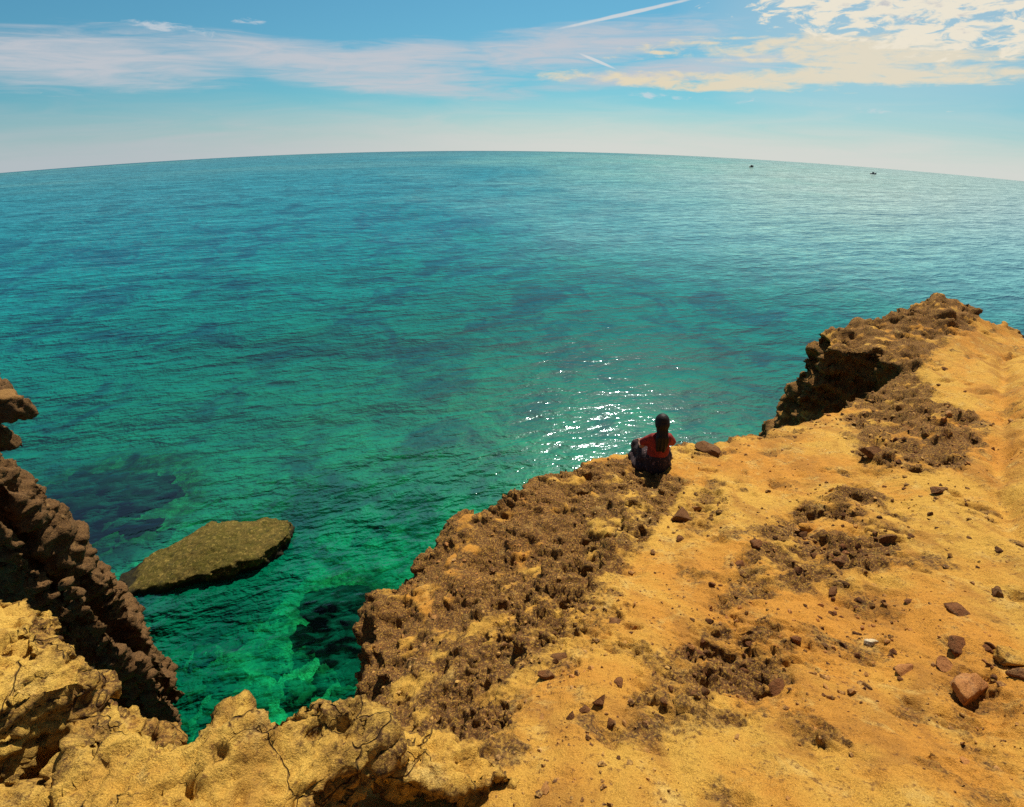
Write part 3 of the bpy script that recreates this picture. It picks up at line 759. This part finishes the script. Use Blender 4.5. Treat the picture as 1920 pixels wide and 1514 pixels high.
union_blob('skirt', along((0, -.02, .06), (0, -.01, .20), (.225, .20, .12), (.165, .145, .07)) + along((-.10, .06, .12), (-.20, .31, .13), (.15, .15, .13), (.10, .10, .10)) + along((.10, .06, .12), (.17, .40, .19), (.14, .14, .13), (.085, .085, .085)) + along((-.20, .31, .13), (-.15, .44, .08), (.10, .10, .10), (.075, .075, .075)) + along((.17, .40, .19), (.06, .48, .08), (.085, .085, .085), (.07, .07, .07)) + along((-.24, .0, .03), (-.25, .20, .04), (.10, .12, .06), (.10, .12, .06)) + along((-.15, .1, .05), (.1, .3, .05), (.16, .16, .09), (.13, .13, .09)), .016, M_skirt, person, 4, folds(.022, 8))
def strands(v):
    a = np.arctan2(v[:, 0], -v[:, 1] + .05); d = np.c_[np.sin(a), -np.cos(a), 0 * a]
    return v + d * (.005 * np.sin(a * 23 + 8 * v[:, 2]) * smooth(.78, .6, v[:, 2]))[:, None]
union_blob('hair', [((0, .045, .718), (.098, .104, .105)), ((0, .012, .69), (.100, .092, .09))] + along((0, -.01, .63), (0, -.06, .55), (.078, .060, .07), (.085, .05, .07)) + along((0, -.085, .52), (0, -.105, .42), (.10, .046, .07), (.085, .036, .06)) + [((.03, -.105, .37), (.045, .028, .06)), ((-.035, -.105, .385), (.045, .028, .06))], .011, M_hair, person, 3, strands)

# ------------------------------------------------------------------ loose stones
def facet(seed, flat=.6, cuts=16, sub=4):
    rg = np.random.default_rng(seed)
    bm = bmesh.new(); bmesh.ops.create_icosphere(bm, subdivisions=sub, radius=1)
    v = np.array([x.co[:] for x in bm.verts], np.float32); f = np.array([[x.index for x in p.verts] for p in bm.faces]); bm.free()
    for _ in range(cuts):
        n = rg.normal(size=3); n /= np.linalg.norm(n); dd = rg.uniform(.28, .66)
        e = np.maximum(v @ n - dd, 0); v = v - e[:, None] * n * .97
    n = v / (np.linalg.norm(v, axis=1, keepdims=True) + 1e-9)
    v = v + n * (.05 * fbm(v * 3.2 + seed, 5, seed, .7))[:, None]
    v *= np.array([1, rg.uniform(.65, .9), flat]); v /= np.abs(v[:, 0]).max() * 2
    return v, f
M_pinkstone = rock_material('pink_topped_stone', (.54, .29, .10), (.50, .22, .07), (.68, .44, .20), (.26, .10, .05), (.10, .045, .03), grain=.8)
M_pale = rock_material('pale_stone', (.72, .62, .45), (.66, .52, .32), (.8, .74, .6), (.4, .28, .14), (.2, .12, .06), grain=.8)
M_gravel = rock_material('gravel_grit', (.60, .36, .10), (.45, .20, .06), (.70, .50, .24), (.20, .09, .035), (.10, .05, .025), grain=.4)
def stone(px, py, wpx, label, mat, seed, flat=.6, rot=None, group=None, sink=.18, tilt=(0, 0), me=None):
    loc, nrm = ground(px, py)
    size = wpx / FPX * (loc - Vector(EYE)).dot(Vector(ray(960, 757)).normalized())
    if me is None:
        v, f = facet(seed, flat); o = mesh_from('loose_stone', v, f, mat, {'rough': np.full(len(v), .25)})
    else:
        o = bpy.data.objects.new('loose_stone', me); COL.objects.link(o)
    o.scale = (size,) * 3
    o.rotation_euler = (tilt[0], tilt[1], rot if rot is not None else random.uniform(0, 6.28))
    o.location = loc + Vector((0, 0, size * flat * (.5 - sink)))
    return tag(o, label, 'stone', group)
big = [
 (1815,1292,118,'largest broken stone with a pinkish top and dark face near the right edge',M_pinkstone,3,.52,.4,(.30,.1)),
 (1795,1222,62,'flat dark red-brown stone just above the largest broken stone',M_stone,4,.38,.1,(.25,0)),
 (1885,1238,80,'yellow flat stone at the right edge beside the dark red-brown stone',M_slab,5,.40,.2,(-.1,.1)),
 (1912,1268,44,'dark stone half cut off by the right edge, under the yellow flat stone',M_stone,6,.7,.0,(0,0)),
 (1768,1250,34,'small pinkish stone between the flat red-brown stone and the largest broken stone',M_pinkstone,41,.5,.3,(0,0)),
 (1456,1304,72,'wedge shaped red-brown stone with a pointed right end at the foot of the slope',M_stone,7,.5,.2,(.2,.1)),
 (1688,1258,50,'pale topped stone with a dark gap under it, left of the largest broken stone',M_pinkstone,8,.55,.5,(.2,0)),
 (1125,1320,34,'dark jagged stone alone on the bare ground below the brown rough patch',M_stone,9,.75,.6,(0,0)),
 (1022,1272,34,'square dark stone at the edge of the rough flank',M_stone,10,.7,.1,(.1,0)),
 (1045,1236,38,'flat brown stone just above the square dark stone',M_stone,11,.4,.3,(0,0)),
 (1492,1202,32,'upright dark stone in the middle of the slope',M_stone,12,.85,.2,(0,0)),
 (1757,922,44,'notched dark red stone on the bare ground below the outcrop',M_stone,13,.5,.4,(.1,0)),
 (1636,856,58,'squat dark block under the left end of the rough outcrop',M_stone,14,.65,.1,(0,0)),
 (1670,1012,40,'dark blocky stone in the upper middle of the stony band',M_stone,15,.6,.3,(0,0)),
 (1795,1144,44,'thin dark stone lying flat above the flat red-brown stone',M_stone,16,.28,.05,(0,0)),
 (1282,978,52,'broad low dark stone below the seated person',M_stone,17,.4,.2,(0,0)),
 (1275,1012,26,'small dark stone just under the broad low dark stone',M_stone,18,.6,.9,(0,0)),
 (1866,1116,26,'small round dark stone near the right edge, above the thin flat stone',M_stone,19,.7,.9,(0,0)),
 (1628,1206,30,'small white stone on the sandy slope',M_pale,20,.4,.3,(0,0)),
 (1575,1056,36,'dark stone with a flat top at the lower rim of the stony band',M_stone,21,.4,.1,(0,0)),
 (1583,1096,22,'little dark stone below the flat topped dark stone',M_stone,22,.5,.1,(0,0)),
 (1562,1110,34,'brown angular stone at the bottom of the stony band',M_stone,23,.5,.8,(0,0)),
 (1415,1022,30,'dark stone at the left end of the stony band',M_stone,24,.6,.2,(0,0)),
 (1515,990,40,'rounded grey-brown stone in the upper left of the stony band',M_land,25,.5,.2,(0,0)),
 (1335,848,60,'low brown rock on the cliff rim right of the seated person',M_stone,26,.32,.1,(0,0)),
]
for i, (a, b, w_, lab, mt, sdd, fl, ro, ti) in enumerate(big):
    stone(a, b, w_, lab, mt, sdd, fl, ro, None, .32, ti)
protos = []
for k in range(7):
    v, f = facet(100 + k, .55 + .05 * (k % 4), 14, 3)
    o = mesh_from('tmp', v, f, [M_stone, M_land, M_stone, M_pinkstone, M_land, M_stone, M_stone][k], {'rough': np.full(len(v), [.3, .9, .4, .3, .8, .5, .6][k])}); protos.append(o.data); bpy.data.objects.remove(o)
    protos[-1].name = 'loose_stone'
regions = [(1400,910,1720,1120,70), (1190,1160,1460,1360,46), (1590,700,1850,880,40), (1480,1090,1720,1290,34), (1240,900,1400,1020,16), (1000,1100,1200,1260,16), (1700,900,1900,1130,16), (1780,1180,1915,1330,14), (1300,1050,1460,1180,14), (960,1260,1200,1420,10)]
LB = 'small brown stone lying loose among others on the sandy slope'
for x0, y0_, x1, y1, cnt in regions:
    for _ in range(cnt):
        sz = min(24, 6 + random.expovariate(1 / 5.0))
        cx, cy = random.gauss((x0 + x1) / 2, (x1 - x0) / 4.2), random.gauss((y0_ + y1) / 2, (y1 - y0_) / 4.2)
        stone(cx, cy, sz, LB, None, 0, .6, None, 'small loose stones on the slope', .42, (random.uniform(-.3, .3), random.uniform(-.3, .3)), random.choice(protos))

# ------------------------------------------------------------------ gravel (uncountable grit lying on the slope)
me_ = land.data; nv = len(me_.vertices)
lv = np.empty(nv * 3, np.float32); me_.vertices.foreach_get('co', lv); lv = lv.reshape(-1, 3)
ln3 = np.empty(nv * 3, np.float32); me_.vertices.foreach_get('normal', ln3); ln3 = ln3.reshape(-1, 3)
lr_ = np.empty(nv, np.float32); me_.attributes['rough'].data.foreach_get('value', lr_)
dist_ = np.linalg.norm(lv - EYE, axis=1)
clump = smooth(-.1, .5, fbm(np.c_[lv[:, :2] * 1.3, np.zeros(nv)], 3, 91))
wgt = np.where((ln3[:, 2] > .6) & (dist_ < 9) & (lv[:, 1] > .2), (.10 + clump + .6 * lr_) * np.where(dist_ > 7.2, 16, np.where(dist_ > 4.0, 4, 1)) / (dist_ ** 1.0), 0).astype(np.float64)
pick = RNG.choice(nv, 4200, replace=False, p=wgt / wgt.sum())
bm = bmesh.new(); bmesh.ops.create_icosphere(bm, subdivisions=1, radius=1)
bv = np.array([x.co[:] for x in bm.verts], np.float32); bf = np.array([[x.index for x in p.verts] for p in bm.faces]); bm.free()
n_p = len(pick); sz = (.0035 + RNG.exponential(.0035, n_p)).clip(0, .016) * (.6 + .16 * dist_[pick])
Vp = bv[None] * (1 + .35 * RNG.normal(size=(n_p, len(bv), 1))).clip(.5, 1.6)
Vp = Vp * (RNG.uniform(.6, 1.3, (n_p, 1, 3)) * [1, 1, .7])
Vp = Vp * sz[:, None, None] + lv[pick][:, None, :] + np.array([0, 0, 1.0]) * (sz * .25)[:, None, None]
Fp = bf[None] + (np.arange(n_p) * len(bv))[:, None, None]
gr = mesh_from('gravel', Vp.reshape(-1, 3), Fp.reshape(-1, 3), M_gravel, {'rough': np.repeat(RNG.uniform(0, 1, n_p), len(bv))}, smooth_=False)
tag(gr, 'fine brown and ochre grit scattered over the slope', 'gravel', kind='stuff')

# ------------------------------------------------------------------ boats near the horizon
M_hull = plain('dark_hull', (.03, .03, .035), .5, col2=(.05, .045, .04)); M_cab = plain('grey_cabin', (.10, .10, .11), .5)
M_grey = plain('grey_hull', (.16, .17, .19), .5)
def boat(px, py, wpx, label, heading, mh=None):
    loc = sea_hit(px, py); dist = float(np.linalg.norm(loc - EYE)); ln_ = wpx / FPX * dist
    root = bpy.data.objects.new('small_boat', None); COL.objects.link(root); root.location = loc; root.rotation_euler = (0, 0, heading)
    tag(root, label, 'boat', 'boats near the horizon')
    secs = []
    for t in np.linspace(0, 1, 11):
        hw = .17 * ln_ * (1 - max(0, (t - .45) / .55) ** 2.2) * (.88 + .12 * min(1, t * 4)); x = (t - .5) * ln_; sh = (.16 + .10 * t * t) * ln_
        secs.append([(x, -hw, sh), (x, -hw * .8, .03 * ln_), (x, 0, -.05 * ln_), (x, hw * .8, .03 * ln_), (x, hw, sh), (x, hw * .8, sh * .8), (x, 0, sh * .72), (x, -hw * .8, sh * .8)])
    v = np.array(secs).reshape(-1, 3); n = 8
    f = [(i * n + j, i * n + (j + 1) % n, (i + 1) * n + (j + 1) % n, (i + 1) * n + j) for i in range(10) for j in range(n)]
    mesh_from('hull', v, f, mh or M_hull, parent=root)
    bm = bmesh.new(); bmesh.ops.create_cube(bm, size=1)
    for x in bm.verts: x.co = Vector((x.co.x * (.34 if x.co.z < 0 else .26) * ln_ - .06 * ln_, x.co.y * .22 * ln_, x.co.z * .22 * ln_ + .25 * ln_))
    bmesh.ops.bevel(bm, geom=bm.edges[:], offset=.02 * ln_, segments=2, affect='EDGES')
    me = bpy.data.meshes.new('cabin'); bm.to_mesh(me); bm.free(); me.materials.append(M_cab)
    o = bpy.data.objects.new('cabin', me); COL.objects.link(o); o.parent = root
boat(1409, 314, 9, 'small dark boat on the sea just under the horizon', .5)
boat(1637, 327, 8, 'fainter grey boat near the right end of the horizon', -.3, M_grey)
# ------------------------------------------------------------------ sun, sky
SUN_EL, SUN_AZ = math.radians(50), math.radians(17)
sd = Vector((math.sin(SUN_AZ) * math.cos(SUN_EL), math.cos(SUN_AZ) * math.cos(SUN_EL), math.sin(SUN_EL)))
L = bpy.data.lights.new('sun', 'SUN'); L.energy = 5.0; L.angle = math.radians(.55); L.color = (1.0, .93, .80)
lo = bpy.data.objects.new('sun', L); COL.objects.link(lo); lo.location = (10, 30, 40)
lo.rotation_euler = sd.to_track_quat('Z', 'Y').to_euler()

w = bpy.data.worlds.new('World'); sc.world = w; w.use_nodes = True; nt = w.node_tree; nt.nodes.clear(); T = NT(nt)
gen = T.n('ShaderNodeTexCoord').outputs['Generated']
sp_ = T.n('ShaderNodeSeparateXYZ'); T.put(sp_.inputs[0], gen); dx, dy, dz = sp_.outputs
hor = T.math('SQRT', T.math('ADD', T.math('MULTIPLY', dx, dx), T.math('MULTIPLY', dy, dy)))
el = T.math('ADD', T.math('MULTIPLY', T.math('ARCTAN2', dz, hor), 57.2958), math.degrees(DIP))   # degrees above the sea horizon
az = T.math('MULTIPLY', T.math('ARCTAN2', dx, dy), 57.2958)
zz = T.math('ADD', dz, math.sin(DIP) + .02)
cb = T.n('ShaderNodeCombineXYZ'); T.put(cb.inputs[0], dx); T.put(cb.inputs[1], dy); T.put(cb.inputs[2], T.math('MAXIMUM', zz, .015))
sky = T.n('ShaderNodeTexSky', sky_type='NISHITA'); sky.sun_disc = False
sky.sun_elevation = SUN_EL; sky.sun_rotation = SUN_AZ; sky.air_density = 1.0; sky.dust_density = .6; sky.ozone_density = 2.0
T.put(sky.inputs[0], cb.outputs[0])
base = T.mix(1.0, sky.outputs[0], T.mix(T.ss(el, 12, 38), (.32, .71, .76), (.60, .60, .54)), 'MULTIPLY')
def uv(px, py):
    d = ray(px, py); return math.degrees(math.atan2(d[0], d[1])), math.degrees(math.atan2(d[2], math.hypot(d[0], d[1]))) + math.degrees(DIP)
def ell(px0, py0, px1, py1, th, soft=1.0):
    """lens-shaped cloud mask from one end to the other, th = half thickness in degrees"""
    (u0, v0), (u1, v1) = uv(px0, py0), uv(px1, py1)
    cu, cv = (u0 + u1) / 2, (v0 + v1) / 2; Ln = math.hypot(u1 - u0, v1 - v0) / 2; ca, sa = (u1 - u0) / (2 * Ln), (v1 - v0) / (2 * Ln)
    du, dv = T.math('SUBTRACT', az, cu), T.math('SUBTRACT', el, cv)
    a = T.math('DIVIDE', T.math('ADD', T.math('MULTIPLY', du, ca), T.math('MULTIPLY', dv, sa)), Ln)
    b = T.math('DIVIDE', T.math('SUBTRACT', T.math('MULTIPLY', dv, ca), T.math('MULTIPLY', du, sa)), th)
    r2 = T.math('ADD', T.math('MULTIPLY', a, a), T.math('MULTIPLY', b, b))
    return T.math('SUBTRACT', 1.0, r2)
def union(ms_):
    o = ms_[0]
    for x in ms_[1:]: o = T.math('MAXIMUM', o, x)
    return T.math('MAXIMUM', o, -1.0)
cv = T.n('ShaderNodeCombineXYZ'); T.put(cv.inputs[0], az); T.put(cv.inputs[1], el); ang = cv.outputs[0]
n_str = T.noise(T.vmul(ang, (.09, .75, 1)), 1.0, 7, .6, .8)
n_cu = T.noise(T.vmul(ang, (.46, 1.45, 1)), 1.0, 8, .62, .5)
n_wis = T.noise(T.vmul(ang, (.16, 1.6, 1)), 1.0, 6, .6, 1.2)
CL = 8.0
def layer(base, mask, noise, k, lo, hi, col, op):
    dens = T.math('ADD', mask, T.math('MULTIPLY', T.math('SUBTRACT', noise, .5), k))
    return T.mix(T.ss(dens, lo, hi, 0, op), base, tuple(x * CL for x in col))
# pale haze towards the horizon
base = T.mix(T.ss(T.math('ADD', el, T.math('MULTIPLY', T.math('SUBTRACT', n_str, .5), 3.0)), 5.6, .0, 0, .96), base, T.mix(T.ss(az, -40, 10), tuple(x * CL for x in (.58, .64, .68)), tuple(x * CL for x in (.84, .85, .80))))
cir = union([ell(-200, 100, 480, 125, 1.9), ell(150, 65, 950, 150, 1.3), ell(560, 120, 920, 100, 1.3), ell(820, 115, 1350, 55, 1.6), ell(450, 135, 980, 178, .9), ell(1000, 160, 1500, 110, .9)])
base = layer(base, cir, n_wis, 2.4, -.6, 1.3, (.70, .71, .76), .88)
band_ = union([ell(985, 138, 1640, 172, .85), ell(1150, 95, 2000, 80, 1.15), ell(1300, 150, 2050, 130, .95), ell(1450, 110, 2000, 120, 1.3), ell(1200, 98, 1290, 100, .25)])
base = layer(base, band_, T.math('ADD', T.math('MULTIPLY', n_str, .6), T.math('MULTIPLY', n_cu, .4)), 5.5, .1, 1.0, (.95, .84, .62), .97)
glow = T.math('MAXIMUM', ell(1250, 40, 2350, 60, 8.0), 0.0)
base = T.mix(T.math('MULTIPLY', glow, .34), base, tuple(x * CL for x in (.95, .93, .84)))
puff = union([ell(1380, 8, 2100, 15, 2.0), ell(1500, 40, 2100, 60, 2.0)])
base = layer(base, puff, n_cu, 6.0, .25, 1.0, (1.05, .97, .80), .97)
base = layer(base, puff, T.noise(T.vmul(ang, (.5, 1.5, 1)), 1.0, 6, .6, .3), 5.0, 1.25, 2.2, (.52, .56, .66), .7)
trail = union([ell(1030, 58, 1340, -12, .17), ell(1080, 98, 1160, 132, .14)])
base = layer(base, trail, n_cu, 1.0, .0, .8, (.90, .89, .88), .75)
wisps = union([ell(425, 46, 510, 36, .45), ell(1170, 178, 1290, 181, .3), ell(1310, 188, 1440, 193, .3), ell(1580, 203, 1690, 206, .35), ell(220, 40, 430, 66, .5)])
base = layer(base, wisps, n_cu, 7.0, .3, 1.8, (.86, .86, .88), .6)
bg = T.n('ShaderNodeBackground'); T.put(bg.inputs[0], base); bg.inputs[1].default_value = .085
nt.links.new(bg.outputs[0], T.n('ShaderNodeOutputWorld').inputs[0])

# ------------------------------------------------------------------ camera
cd = bpy.data.cameras.new('camera'); cam = bpy.data.objects.new('camera', cd); COL.objects.link(cam)
cd.sensor_width = 36; cd.sensor_fit = 'HORIZONTAL'; cd.lens = 36 * FPX / 1920; cd.clip_end = 2000; cd.clip_start = .05
cam.location = EYE
cam.rotation_euler = (Matrix.Rotation(math.pi / 2 - PITCH, 4, 'X') @ Matrix.Rotation(-ROLL, 4, 'Z')).to_euler()
sc.camera = cam
vs = sc.view_settings; vs.view_transform = 'Standard'; vs.look = 'None'; vs.exposure = 0.24; vs.gamma = 1; vs.use_curve_mapping = False
sc.cycles.max_bounces = 6; sc.cycles.transparent_max_bounces = 8; sc.cycles.use_denoising = False
sc.cycles.caustics_reflective = False; sc.cycles.caustics_refractive = False
